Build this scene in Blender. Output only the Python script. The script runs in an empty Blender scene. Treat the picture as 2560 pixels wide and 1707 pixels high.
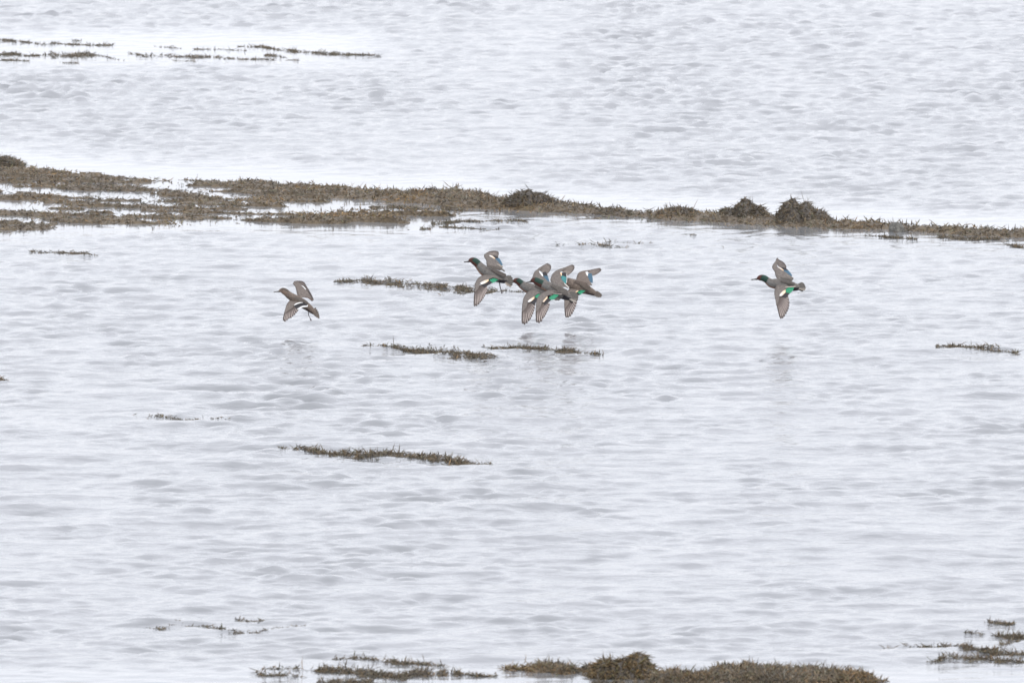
import bpy, math, random
import numpy as np
from mathutils import Vector
rng = np.random.default_rng(7)
S = bpy.context.scene
COL = S.collection

# ------------------------------------------------------------------ camera
H = 8.0                                   # height of the viewpoint above the water
PITCH = math.radians(4.5)
FPX = 42780.0                             # focal length in photograph pixels
CX, CY = 1280.0, 853.5
cam = bpy.data.cameras.new('camera'); co = bpy.data.objects.new('camera', cam)
COL.objects.link(co); S.camera = co
co.location = (0, 0, H); co.rotation_euler = (math.pi/2 - PITCH, 0, 0)
cam.sensor_width = 36; cam.lens = FPX/2560*36
cam.clip_start = 1; cam.clip_end = 20000
cam.dof.use_dof = True; cam.dof.focus_distance = 102.4; cam.dof.aperture_fstop = 15

# ------------------------------------------------------------------ sky, sun, exposure
w = bpy.data.worlds.new('World'); S.world = w; w.use_nodes = True
nt = w.node_tree; nt.nodes.clear()
SUN_EL, SUN_ROT = math.radians(42), math.radians(150)
sky = nt.nodes.new('ShaderNodeTexSky'); sky.sky_type = 'NISHITA'; sky.sun_disc = False
sky.sun_elevation = SUN_EL; sky.sun_rotation = SUN_ROT
tc = nt.nodes.new('ShaderNodeTexCoord')
mp = nt.nodes.new('ShaderNodeMapping'); mp.inputs['Scale'].default_value = (1.6, 1.6, 5)
nz = nt.nodes.new('ShaderNodeTexNoise'); nz.inputs['Scale'].default_value = 1.4; nz.inputs['Detail'].default_value = 5
cr = nt.nodes.new('ShaderNodeValToRGB')
cr.color_ramp.elements[0].position = .3; cr.color_ramp.elements[0].color = (7.4, 7.5, 8.2, 1)
cr.color_ramp.elements[1].position = .7; cr.color_ramp.elements[1].color = (9.2, 9.25, 9.75, 1)
mx = nt.nodes.new('ShaderNodeMixRGB'); mx.inputs['Fac'].default_value = .88
bg = nt.nodes.new('ShaderNodeBackground'); bg.inputs['Strength'].default_value = .12
wo = nt.nodes.new('ShaderNodeOutputWorld')
L = nt.links.new
L(tc.outputs['Generated'], mp.inputs['Vector']); L(mp.outputs[0], nz.inputs['Vector']); L(nz.outputs['Fac'], cr.inputs['Fac'])
L(sky.outputs[0], mx.inputs[1]); L(cr.outputs[0], mx.inputs[2]); L(mx.outputs[0], bg.inputs[0]); L(bg.outputs[0], wo.inputs[0])
sl = bpy.data.lights.new('sun', 'SUN'); sl.energy = .9; sl.angle = math.radians(22); sl.color = (1, .97, .93)
so = bpy.data.objects.new('sun', sl); COL.objects.link(so)
sd = Vector((math.sin(SUN_ROT)*math.cos(SUN_EL), math.cos(SUN_ROT)*math.cos(SUN_EL), math.sin(SUN_EL)))
so.rotation_euler = sd.to_track_quat('Z', 'Y').to_euler()
S.view_settings.view_transform = 'Standard'; S.view_settings.look = 'None'
S.view_settings.gamma = 1; S.view_settings.use_curve_mapping = False
S.view_settings.exposure = 0.48

# ------------------------------------------------------------------ where a picture point lies on the ground
cp, sp = math.cos(PITCH), math.sin(PITCH)
Fv = np.array([0, cp, -sp]); Rv = np.array([1.0, 0, 0]); Uv = np.array([0, sp, cp])
def ground(px, row):
    px = np.asarray(px, float); row = np.asarray(row, float)
    a = (px-CX)/FPX; b = -(row-CY)/FPX
    dz = -sp + b*cp; dy = cp + b*sp
    t = -H/dz
    return a*t, dy*t
def to_pix(x, y, z=0.0):
    d = y*cp - (z-H)*sp
    return CX + FPX*x/d, CY - FPX*(y*sp + (z-H)*cp)/d

def tag(o, label=None, cat=None, group=None, kind=None):
    if label: o['label'] = label
    if cat: o['category'] = cat
    if group: o['group'] = group
    if kind: o['kind'] = kind
    return o

def make_mesh(name, V, Fc, mat, parent=None, vcol=None, smooth=True, loc=None):
    """Fc: list of (n,k) integer arrays of quads or triangles"""
    me = bpy.data.meshes.new(name)
    V = np.asarray(V, np.float32)
    if loc is not None: V = V - np.asarray(loc, np.float32)
    me.vertices.add(len(V)); me.vertices.foreach_set('co', V.ravel())
    idx = np.concatenate([f.ravel() for f in Fc]).astype(np.int32)
    tot = np.concatenate([np.full(len(f), f.shape[1]) for f in Fc]).astype(np.int32)
    st = np.concatenate([[0], np.cumsum(tot)[:-1]]).astype(np.int32)
    me.loops.add(len(idx)); me.loops.foreach_set('vertex_index', idx)
    me.polygons.add(len(tot)); me.polygons.foreach_set('loop_start', st)
    me.polygons.foreach_set('use_smooth', np.full(len(tot), smooth))
    me.update(calc_edges=True)
    if vcol is not None:
        vcol = np.asarray(vcol, np.float32)
        c4 = np.ones((len(vcol), 4), np.float32); c4[:, :3] = vcol
        a = me.color_attributes.new('Col', 'FLOAT_COLOR', 'POINT'); a.data.foreach_set('color', c4.ravel())
    me.materials.append(mat)
    o = bpy.data.objects.new(name, me); COL.objects.link(o)
    if parent: o.parent = parent
    elif loc is not None: o.location = loc
    return o

# ------------------------------------------------------------------ materials
def base_mat(name):
    m = bpy.data.materials.new(name); m.use_nodes = True
    return m, m.node_tree, m.node_tree.nodes['Principled BSDF']
def attr_mat(name, rough, spec, nscale, namp, bump=.0, bscale=200, dist=.004):
    m, n, p = base_mat(name)
    a = n.nodes.new('ShaderNodeAttribute'); a.attribute_name = 'Col'
    t = n.nodes.new('ShaderNodeTexCoord')
    z = n.nodes.new('ShaderNodeTexNoise'); z.inputs['Scale'].default_value = nscale; z.inputs['Detail'].default_value = 4
    r = n.nodes.new('ShaderNodeMapRange'); r.inputs[1].default_value = .3; r.inputs[2].default_value = .7
    r.inputs[3].default_value = 1-namp; r.inputs[4].default_value = 1+namp
    v = n.nodes.new('ShaderNodeVectorMath'); v.operation = 'SCALE'
    k = n.links.new
    k(t.outputs['Object'], z.inputs['Vector']); k(z.outputs['Fac'], r.inputs[0])
    k(a.outputs['Color'], v.inputs[0]); k(r.outputs[0], v.inputs['Scale']); k(v.outputs[0], p.inputs['Base Color'])
    p.inputs['Roughness'].default_value = rough; p.inputs['Specular IOR Level'].default_value = spec
    if bump:
        z2 = n.nodes.new('ShaderNodeTexNoise'); z2.inputs['Scale'].default_value = bscale; z2.inputs['Detail'].default_value = 3
        b = n.nodes.new('ShaderNodeBump'); b.inputs['Strength'].default_value = bump; b.inputs['Distance'].default_value = dist
        k(t.outputs['Object'], z2.inputs['Vector']); k(z2.outputs['Fac'], b.inputs['Height']); k(b.outputs[0], p.inputs['Normal'])
    return m
M_WEED = attr_mat('seaweed', .5, .35, 60, .35, .8, 90, .01)
M_MAT = attr_mat('seaweed_mat', .6, .3, 45, .55, 1, 60, .02)
M_FEATHER = attr_mat('plumage', .62, .25, 110, .22, .5, 160, .003)
M_SPECULUM = attr_mat('speculum_sheen', .38, .5, 120, .12)
M_ROCK = attr_mat('rock_surface', .75, .3, 45, .5, .9, 70, .02)

def water_material():
    m, n, p = base_mat('sea_water')
    p.inputs['Base Color'].default_value = (.235, .245, .256, 1)
    p.inputs['Roughness'].default_value = .075; p.inputs['IOR'].default_value = 1.34
    k = n.links.new
    g = n.nodes.new('ShaderNodeNewGeometry')
    mp = n.nodes.new('ShaderNodeMapping'); mp.inputs['Scale'].default_value = (.8, 1.2, 1); mp.inputs['Rotation'].default_value = (0, 0, .35)
    a = n.nodes.new('ShaderNodeTexNoise'); a.inputs['Scale'].default_value = 14; a.inputs['Detail'].default_value = 4; a.inputs['Roughness'].default_value = .55
    at = n.nodes.new('ShaderNodeAttribute'); at.attribute_name = 'Col'
    mu = n.nodes.new('ShaderNodeMath'); mu.operation = 'MULTIPLY'
    b = n.nodes.new('ShaderNodeBump'); b.inputs['Strength'].default_value = 1; b.inputs['Distance'].default_value = .008
    k(g.outputs['Position'], mp.inputs['Vector']); k(mp.outputs[0], a.inputs['Vector'])
    k(a.outputs['Fac'], mu.inputs[0]); k(at.outputs['Fac'], mu.inputs[1]); k(mu.outputs[0], b.inputs['Height']); k(b.outputs[0], p.inputs['Normal'])
    return m
M_WATER = water_material()

# ------------------------------------------------------------------ shapes of the weed bank (edges as seen, turned into ground positions)
def interp(pts, x):
    p = np.array(pts, float); return np.interp(x, p[:, 0], p[:, 1])
TOP = [(-400,392),(0,415),(57,420),(184,431),(325,445),(402,449),(605,455),(727,463),(850,470),(995,486),(1121,482),(1193,488),(1266,504),(1410,512),(1519,527),(1609,534),(1699,532),(1782,541),(1920,548),(2095,560),(2222,562),(2308,574),(2559,582),(2900,600)]
BOT = [(-400,505),(0,505),(300,520),(500,505),(700,505),(850,497),(1030,508),(1175,521),(1392,531),(1609,545),(1699,551),(1843,561),(2017,569),(2211,574),(2366,585),(2559,596),(2900,610)]
BOTB = [(-400,585),(0,580),(115,576),(160,562),(344,567),(440,560),(555,553),(689,561),(850,567),(958,570),(1080,566),(1150,556)]

# value noise on the plane
def vnoise(x, y, seed, octaves=3, gain=.55):
    out = 0; amp = 1; tot = 0
    for o in range(octaves):
        r = np.random.default_rng(seed+o); T = r.random((256, 256))
        xi = np.floor(x).astype(int); yi = np.floor(y).astype(int)
        fx = x-xi; fy = y-yi; fx = fx*fx*(3-2*fx); fy = fy*fy*(3-2*fy)
        a = T[xi & 255, yi & 255]; b = T[(xi+1) & 255, yi & 255]; c = T[xi & 255, (yi+1) & 255]; d = T[(xi+1) & 255, (yi+1) & 255]
        out = out + amp*((a*(1-fx)+b*fx)*(1-fy)+(c*(1-fx)+d*fx)*fy); tot += amp
        amp *= gain; x = x*2.03+17.3; y = y*2.03+9.1
    return out/tot

# ------------------------------------------------------------------ water
def build_water():
    y0, y1, dy = 74.0, 142.0, .032
    ny = int((y1-y0)/dy)+1; nx = 580
    hw = 5.8; dx = 2*hw/(nx-1)
    X1 = np.linspace(-hw, hw, nx); Y1 = np.linspace(y0, y1, ny)
    kx = 2*np.pi*np.fft.fftfreq(nx, dx)[None, :]; ky = 2*np.pi*np.fft.fftfreq(ny, Y1[1]-Y1[0])[:, None]
    K = np.sqrt(kx**2+ky**2); K[0, 0] = 1e-6
    r = np.random.default_rng(11)
    def field(lmin, lmax, lpk, rms_slope, ang, spread):
        lam = 2*np.pi/K
        P = np.exp(-(np.log(lam/lpk)/.55)**2) * (lam > lmin) * (lam < lmax)
        th = np.arctan2(ky, kx) - ang
        D = np.abs(np.cos(th))**spread
        A = np.sqrt(P*D)/K**1.9
        ph = r.normal(size=(ny, nx))+1j*r.normal(size=(ny, nx))
        Z = A*ph
        h = np.fft.ifft2(Z).real; sx = np.fft.ifft2(1j*kx*Z).real; sy = np.fft.ifft2(1j*ky*Z).real
        dxx = np.fft.ifft2(-1j*kx/K*Z).real; dyy = np.fft.ifft2(-1j*ky/K*Z).real
        s = rms_slope/np.sqrt((sx**2+sy**2).mean())
        return h*s, dxx*s, dyy*s
    X, Y = np.meshgrid(X1, Y1)
    px, row = to_pix(X, Y)
    # wind waves, calmer in the lee of the weed
    A = .5+.95*vnoise(X*.55+3, Y*.11+5, 50, 2)
    B = .3+1.4*vnoise(X*.8+13, Y*.16+1, 60, 2)
    top = interp(TOP, px); botb = np.maximum(interp(BOT, px), np.where(px < 1150, interp(BOTB, np.minimum(px, 1150)), 0))
    calm = np.exp(-(np.clip(top-12-row, -60, 400)/46)**2)*(row < top)
    calm = np.where((row >= top) & (row < botb), 1, calm)
    below = np.clip(row-botb, 0, 500); calm = np.maximum(calm, (row >= botb)*np.exp(-(below/36)**2))
    semi = (row >= botb)*np.exp(-(below/110)**2)*.45
    tl = np.exp(-((row-122)/52)**4)*(1/(1+np.exp((px-960)/50)))*.93
    fg = np.clip((row-1630-.02*np.abs(px-1500)*.3)/50, 0, 1)*.75
    for f in (semi, tl, fg): calm = np.maximum(calm, f)
    amp = 1-calm*.96
    far = np.clip((row-300)/1000, 0, 1)
    h1 = field(.3, 2.4, .8, .062, math.radians(103), 1.8)
    h2 = field(.12, .8, .30, .055, math.radians(98), 5)
    h4 = field(.10, .6, .26, .115, math.radians(80), 1.0)
    h5 = field(.08, .36, .17, .24, math.radians(100), .9)
    h3 = field(.06, .3, .13, .085, math.radians(115), .8)
    a1 = amp*A*(.28+.42*far); a2 = amp*(.5+.5*B); a3 = amp*B*(2.0-1.3*far); a4 = amp*B*(.85-.45*far)
    gust = np.clip((vnoise(X*2.2+31, Y*.9+11, 80, 3)-.42)*3.2, 0, 1.3)**1.4
    a5 = amp*gust*(.55+.5*B)*(.9-.35*far)
    Z = h5[0]*a5+h1[0]*a1+h2[0]*a2+h3[0]*a3+h4[0]*a4
    ch = .9
    PX = X+ch*(h1[1]*a1+h2[1]*a2+h4[1]*a4+.7*h5[1]*a5); PY = Y+ch*(h1[2]*a1+h2[2]*a2+h4[2]*a4+.7*h5[2]*a5)
    e = np.minimum(np.minimum(X+hw, hw-X)/.5, np.minimum(Y-y0, y1-Y)/1.5); e = np.clip(e, 0, 1)
    Z *= e; PX = X+(PX-X)*e; PY = Y+(PY-Y)*e
    # lay the field on a mesh that is finer where the water is nearer
    mx, my = 530, 1260
    ym = 1/np.linspace(1/y0, 1/y1, my)[:, None]; xm = np.linspace(-1, 1, mx)[None, :]*ym*.0365
    gx = (xm+hw)/dx; gy = (ym-y0)/(Y1[1]-Y1[0])+0*xm
    ix = np.clip(gx.astype(int), 0, nx-2); iy = np.clip(gy.astype(int), 0, ny-2); fx = gx-ix; fy = np.clip(gy-iy, 0, 1)
    def smp(F): return (F[iy, ix]*(1-fx)+F[iy, ix+1]*fx)*(1-fy)+(F[iy+1, ix]*(1-fx)+F[iy+1, ix+1]*fx)*fy
    em = np.clip(np.minimum((1-np.abs(np.linspace(-1, 1, mx)))[None, :]*12, np.minimum(ym-y0, y1-ym)/1.5), 0, 1)
    V = np.stack([xm+em*smp(PX-X), ym+em*smp(PY-Y), em*smp(Z)], -1).reshape(-1, 3)
    amp_m = smp(amp)
    i = np.arange(my-1)[:, None]*mx+np.arange(mx-1)[None, :]
    Q = np.stack([i, i+1, i+mx+1, i+mx], -1).reshape(-1, 4)
    col = np.clip(amp_m.reshape(-1), .03, 1)*.9+.02
    # the open sea around, to the horizon
    R = 9000.; n0 = len(V)
    out = np.array([[-R, -300, 0], [R, -300, 0], [R, R, 0], [-R, R, 0]])
    V = np.vstack([V, out]); col = np.append(col, [1]*4)
    c = [0, mx-1, my*mx-1, (my-1)*mx]; o = [n0, n0+1, n0+2, n0+3]
    ring = np.array([[o[k], o[(k+1) % 4], c[(k+1) % 4], c[k]] for k in range(4)])
    w = make_mesh('water', V, [Q, ring], M_WATER, vcol=np.repeat(col[:, None], 3, 1))
    tag(w, kind='structure')
    global WZ
    def WZ(x, y):
        ix = np.clip(np.round((x+hw)/dx).astype(int), 0, nx-1); iy = np.clip(np.round((y-y0)/(Y1[1]-Y1[0])).astype(int), 0, ny-1)
        return Z[iy, ix]
build_water()

# ------------------------------------------------------------------ seaweed
PAL = np.array([[.105,.082,.058],[.135,.105,.068],[.085,.072,.058],[.135,.100,.060],[.120,.112,.090],[.060,.052,.045],[.095,.095,.060],[.175,.115,.060]])
PAL = PAL*np.array([1.55, 1.50, 1.36])+.010
PW = np.array([.22,.18,.16,.08,.14,.10,.09,.03])
def strands(P, Ldir, length, width, droop, seed, dark=1.0, segs=3):
    """tapering three-sided fronds; P bases, Ldir directions"""
    r = np.random.default_rng(seed); n = len(P)
    ref = np.where(np.abs(Ldir[:, 2:3]) > .8, np.array([[1., 0, 0]]), np.array([[0, 0, 1.]]))
    s = np.cross(Ldir, ref); s /= np.linalg.norm(s, axis=1, keepdims=True)+1e-9
    u = np.cross(s, Ldir)
    bend = r.normal(size=(n, 3))*.6
    V = []; prof = [.6, .85, 1.15, .0][:segs+1]; tt = np.linspace(0, 1, segs+1)
    for k in range(segs):
        t = tt[k]
        c = P + Ldir*(length*t)[:, None] + bend*(length*t*t)[:, None]; c[:, 2] -= (droop*length*t*t)
        wk = (width*prof[k]*.5)[:, None]
        for j in range(3):
            a = 2*math.pi*j/3
            V.append(c + wk*(math.cos(a)*s + .6*math.sin(a)*u))
    c = P + Ldir*length[:, None] + bend*length[:, None]; c[:, 2] -= droop*length
    V.append(c)
    m = segs*3+1
    V = np.stack(V, 1).reshape(-1, 3)
    b = (np.arange(n)*m)[:, None]
    q = []
    for k in range(segs-1):
        for j in range(3):
            q.append(np.concatenate([b+k*3+j, b+k*3+(j+1) % 3, b+(k+1)*3+(j+1) % 3, b+(k+1)*3+j], 1))
    t = [np.concatenate([b+(segs-1)*3+j, b+(segs-1)*3+(j+1) % 3, b+m-1], 1) for j in range(3)]
    ci = r.choice(len(PAL), n, p=PW/PW.sum())
    c = PAL[ci]*r.uniform(.7, 1.35, (n, 1))*dark
    return V, np.concatenate(q), np.concatenate(t), np.repeat(c, m, 0)

def weed_from_field(name, X1, Y1, hf, density, seed, loc, lab, cat, group=None, kind=None, lrange=(.02, .055), up=.45, matcol=.6, thin=1.0, maxn=20000, wid=(.005, .010), flat=False):
    """solid low mat (height field, sunk under water where bare) + fronds growing out of it, one mesh"""
    r = np.random.default_rng(seed)
    X, Y = np.meshgrid(X1, Y1); Z = hf(X, Y)
    ny, nx = X.shape
    keep = (Z > -.012)
    i = np.arange(ny-1)[:, None]*nx+np.arange(nx-1)[None, :]
    k4 = keep[:-1, :-1] | keep[1:, :-1] | keep[:-1, 1:] | keep[1:, 1:]
    Q = np.stack([i, i+1, i+nx+1, i+nx], -1)[k4]
    Zc = np.maximum(Z, -.03)
    V0 = np.stack([X, Y, Zc], -1).reshape(-1, 3)
    used = np.unique(Q); remap = np.zeros(len(V0), int); remap[used] = np.arange(len(used))
    V0 = V0[used]; Q = remap[Q]
    cn = vnoise(V0[:, 0]*9, V0[:, 1]*5, seed+5, 2)
    ca = PAL[0]*matcol; cb = PAL[1]*matcol*1.15
    C0 = ca*(1-cn[:, None])+cb*cn[:, None]
    # fronds
    area = (X1[-1]-X1[0])*(Y1[-1]-Y1[0]); n = int(density*area*3)
    xs = r.uniform(X1[0], X1[-1], n); ys = r.uniform(Y1[0], Y1[-1], n)
    zs = hf(xs, ys)
    p = np.clip((zs+.004)/.006, 0, 1)*thin+(.10 if flat else .012)*(zs > -.05)
    ok = r.random(n) < p
    xs, ys, zs = xs[ok][:maxn], ys[ok][:maxn], zs[ok][:maxn]; n = len(xs)
    az = r.uniform(0, 2*math.pi, n); el = np.abs(r.normal(0, up, n)).clip(0, 1.45)
    D = np.stack([np.cos(az)*np.cos(el), np.sin(az)*np.cos(el), np.sin(el)], 1)
    ln = r.uniform(*lrange, n)*r.uniform(.6, 1.3, n)
    if flat:
        lf = 1-.6*np.clip((1000-to_pix(xs, ys)[0])/450, 0, 1); el = el*lf; ln = ln*(.5+.5*lf)
        D = np.stack([np.cos(az)*np.cos(el), np.sin(az)*np.cos(el), np.sin(el)], 1)
    P = np.stack([xs, ys, np.maximum(zs, -.002)+.001], 1)
    V, q, t, c = strands(P, D, ln, r.uniform(*wid, n), r.uniform(0, .35, n), seed+1)
    pa = vnoise(xs*5, ys*3.2, seed+7, 3); pb = np.clip((vnoise(xs*3+50, ys*2, seed+8, 2)-.5)*4, 0, 1)
    tint = (.55+.95*pa)[:, None]*(1+pb[:, None]*np.array([.28, .12, -.12]))
    c = c*np.repeat(tint, 10, 0)
    V[:, 2] = np.maximum(V[:, 2], WZ(V[:, 0], V[:, 1])-.006)
    o0 = len(V0)
    o = make_mesh(name, np.vstack([V0, V]), [np.vstack([Q, q+o0]), t+o0], M_WEED, vcol=np.vstack([C0, c]), loc=loc)
    tag(o, lab, cat, group, kind)
    return o

# --- the long bank
def bank_field(x, y):
    px, row = to_pix(x, y)
    t = interp(TOP, px); b = interp(BOT, px); bb = np.where(px < 1150, interp(BOTB, np.minimum(px, 1150)), 0)
    n1 = bank_noise(x, y)                                # streaks of bare water, 0..1 evenly spread
    n2 = vnoise(x*11, y*6, 120, 3)
    eg = (n2-.5)*9
    left = np.clip((1000-px)/450, 0, 1)
    main = np.minimum((row-t)+eg, (b-row)+eg)/7.0
    topedge = np.exp(-((row-t-6)/9)**2)*np.where(px < 480, np.clip((230-px)/60, .45, 1), 1.0)
    bare = .74*left+.10*(1-left)-.55*topedge+.14*np.clip((px-2150)/200, 0, 1)-.25*np.clip((60-px)/60, 0, 1)*np.exp(-((row-t)/50)**2)
    main = np.minimum(np.clip(main, -2, 1.0), np.where(bare > 0, (n1-bare)*9, 1))
    lobe = np.where(px < 1150, np.minimum((row-b+20)+eg, (bb-row)+eg)/7.0, -2)
    edge = np.exp(-((bb-row-9)/7)**2)*np.clip(.3+.7*np.sin(px/95.), 0, 1)*.5
    bl = .67+.22*np.clip((px-500)/250, 0, 1)-edge-.35*np.clip((140-px)/80, 0, 1)*np.exp(-((bb-row)/22)**2)-.3*np.exp(-((px-900)/110)**2)*np.exp(-((bb-row-12)/11)**2)
    lobe = np.minimum(np.clip(lobe, -2, 1.0), (n1-bl)*9)
    f = np.clip(np.maximum(main, lobe), -3, 1)
    lift = .003+.018*(1-left)+.026*n2**2+.03*(vnoise(x*30, y*22, 140, 2)-.45)
    return np.where(f > 0, lift*np.minimum(f*1.4, 1), f*.05)
def raw_noise(x, y):
    return .5*vnoise(x*1.4+40, y*2.6+7+x*.9, 101, 5, .66)+.5*vnoise(x*1.8+9, y*6.5+x*2.4, 109, 4, .6)
_r = np.random.default_rng(3); _q = np.sort(raw_noise(_r.uniform(-5, 1, 20000), _r.uniform(109, 119, 20000)))
def bank_noise(x, y): return np.interp(raw_noise(x, y), _q, np.linspace(0, 1, len(_q)))
x0, _ = ground(0, 500)
weed_from_field('seaweed_bank', np.arange(-5.2, 5.2, .03), np.arange(109.0, 119.5, .05), bank_field, 3800, 300, (0, 113, 0),
    'long low bank of exposed brown seaweed crossing the whole inlet behind the ducks', 'seaweed bank', kind='stuff', maxn=42000, up=.26, lrange=(.016, .036), wid=(.005, .010), flat=True)

# --- mounds
def mound(px, row, wpx, hpx, dep, seed, lab, peaks, tone=(1, 1, 1), tufts=3):
    cx, cy = ground(px, row); d = math.hypot(cy, H); m = d/FPX
    W = wpx*m/2; Hh = hpx*m
    r = np.random.default_rng(seed)
    def hf(x, y):
        u = (x-cx)/W; v = (y-cy)/dep
        q = np.clip(1-np.abs(u)**2.6-v*v, 0, 1)
        s = 0
        for (pu, ph, pw) in peaks: s = np.maximum(s, ph*np.exp(-((u-pu)/pw)**2))
        nn = vnoise(x*22, y*14, seed, 3)
        z = Hh*q**.55*s*(.62+.62*nn)
        return np.where(q > 0, z, -.03)
    X1 = np.arange(cx-W*1.05, cx+W*1.05, .009); Y1 = np.arange(cy-dep*1.05, cy+dep*1.05, .015)
    X, Y = np.meshgrid(X1, Y1); Z = hf(X, Y)
    ny, nx = X.shape
    i = np.arange(ny-1)[:, None]*nx+np.arange(nx-1)[None, :]
    k4 = (Z[:-1, :-1] > 0) | (Z[1:, 1:] > 0) | (Z[1:, :-1] > 0) | (Z[:-1, 1:] > 0)
    Q = np.stack([i, i+1, i+nx+1, i+nx], -1)[k4]
    V0 = np.stack([X, Y, Z], -1).reshape(-1, 3)
    used = np.unique(Q); rm = np.zeros(len(V0), int); rm[used] = np.arange(len(used)); V0 = V0[used]; Q = rm[Q]
    C0 = PAL[5]*.75+0*V0
    n = 5200
    xs = r.uniform(X1[0], X1[-1], n); ys = r.uniform(Y1[0], Y1[-1], n); zs = hf(xs, ys); ok = zs > .004
    xs, ys, zs = xs[ok], ys[ok], zs[ok]; n = len(xs)
    e = .01; gx = (hf(xs+e, ys)-hf(xs-e, ys))/(2*e); gy = (hf(xs, ys+e)-hf(xs, ys-e))/(2*e)
    down = np.stack([-gx, -gy, -(gx**2+gy**2)], 1); down /= np.linalg.norm(down, axis=1, keepdims=True)+1e-6
    nrm = np.stack([-gx, -gy, np.ones(n)], 1); nrm /= np.linalg.norm(nrm, axis=1, keepdims=True)
    D = down*r.uniform(.4, 1.2, (n, 1)) + nrm*r.uniform(.0, .32, (n, 1)) + r.normal(size=(n, 3))*.25
    D /= np.linalg.norm(D, axis=1, keepdims=True)
    P = np.stack([xs, ys, zs-.004], 1)
    V, q, t, c = strands(P, D, r.uniform(.012, .034, n), r.uniform(.005, .010, n), r.uniform(.1, .5, n), seed+3, dark=.78)
    patch = vnoise(xs*12, ys*6+zs*20, seed+9, 2)
    c = c*np.repeat(.6+.9*patch, 10)[:, None]*np.array(tone)
    V[:, 2] = np.maximum(V[:, 2], -.01)
    # a few stalks standing up
    k = tufts*2; ux = cx+W*r.uniform(-.5, .5, k); uy = cy+0*ux; P2 = np.stack([ux, uy, hf(ux, uy)-.01], 1)
    D2 = r.normal(size=(k, 3))*.2+np.array([0, 0, 1]); D2 /= np.linalg.norm(D2, axis=1, keepdims=True)
    V2, q2, t2, c2 = strands(P2, D2, r.uniform(.03, .06, k), np.full(k, .005), np.zeros(k), seed+4)
    a, b = len(V0), len(V0)+len(V)
    o = make_mesh('seaweed_mound', np.vstack([V0, V, V2]), [np.vstack([Q, q+a, q2+b]), np.vstack([t+a, t2+b])], M_WEED, vcol=np.vstack([C0, c, c2]), loc=(float(cx), float(cy), 0))
    tag(o, lab, 'seaweed mound', 'mounds of heaped seaweed')
mound(1322, 518, 175, 44, .22, 501, 'low ragged seaweed mound on the bank above the middle ducks', [(-.15,.95,.55),(.35,.8,.5),(0,1,.18)])
mound(1855, 548, 150, 46, .24, 502, 'flat topped seaweed mound on the bank, left one of the close pair', [(.1,1,.45),(.55,.92,.35),(-.5,.7,.4)])
mound(2002, 556, 165, 60, .26, 503, 'tallest pointed seaweed mound on the bank, above the rightmost duck', [(-.3,1,.4),(.15,.85,.35),(.55,.6,.4)], tufts=6)
mound(1562, 1690, 195, 58, .17, 504, 'bushy olive seaweed mound at the bottom edge of the water, nearest of all', [(-.45,.85,.45),(.35,1,.42),(0,.8,.4)], tone=(1.2, 1.1, .85))
mound(1700, 542, 150, 22, .22, 505, 'low dark seaweed hump on the bank just left of the paired mounds', [(0,1,.6),(-.4,.8,.4)])
mound(12, 414, 95, 20, .25, 506, 'small dark seaweed clump behind the far left end of the bank', [(0,1,.7)])

# --- pale rounded rock on the bank
def rock():
    cx, cy = ground(2240, 574); m = 113/FPX
    n, k = 28, 18; V = []
    for j in range(k+1):
        ph = math.pi*j/k
        for i in range(n):
            th = 2*math.pi*i/n
            p = np.array([math.sin(ph)*math.cos(th), math.sin(ph)*math.sin(th), math.cos(ph)])
            f = 1+.12*(vnoise(p[0:1]*1.5+9, p[1:2]*1.5+p[2]*2+5, 77, 3)[0]-.5)*2
            V.append(p*f*np.array([20*m, 24*m, 23*m]))
    V = np.array(V)+np.array([cx, cy-.18, .004])
    i = np.arange(k)[:, None]*n+np.arange(n)[None, :]; i2 = np.arange(k)[:, None]*n+(np.arange(n)[None, :]+1) % n
    Q = np.stack([i, i2, i2+n, i+n], -1).reshape(-1, 4)
    c = np.full((len(V), 3), 1.0)*np.array([.15, .145, .13])
    o = make_mesh('rock', V, [Q], M_ROCK, vcol=c, loc=(float(cx), float(cy-.18), 0))
    tag(o, 'pale grey rounded rock half buried in the right part of the seaweed bank', 'rock')
rock()

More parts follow.
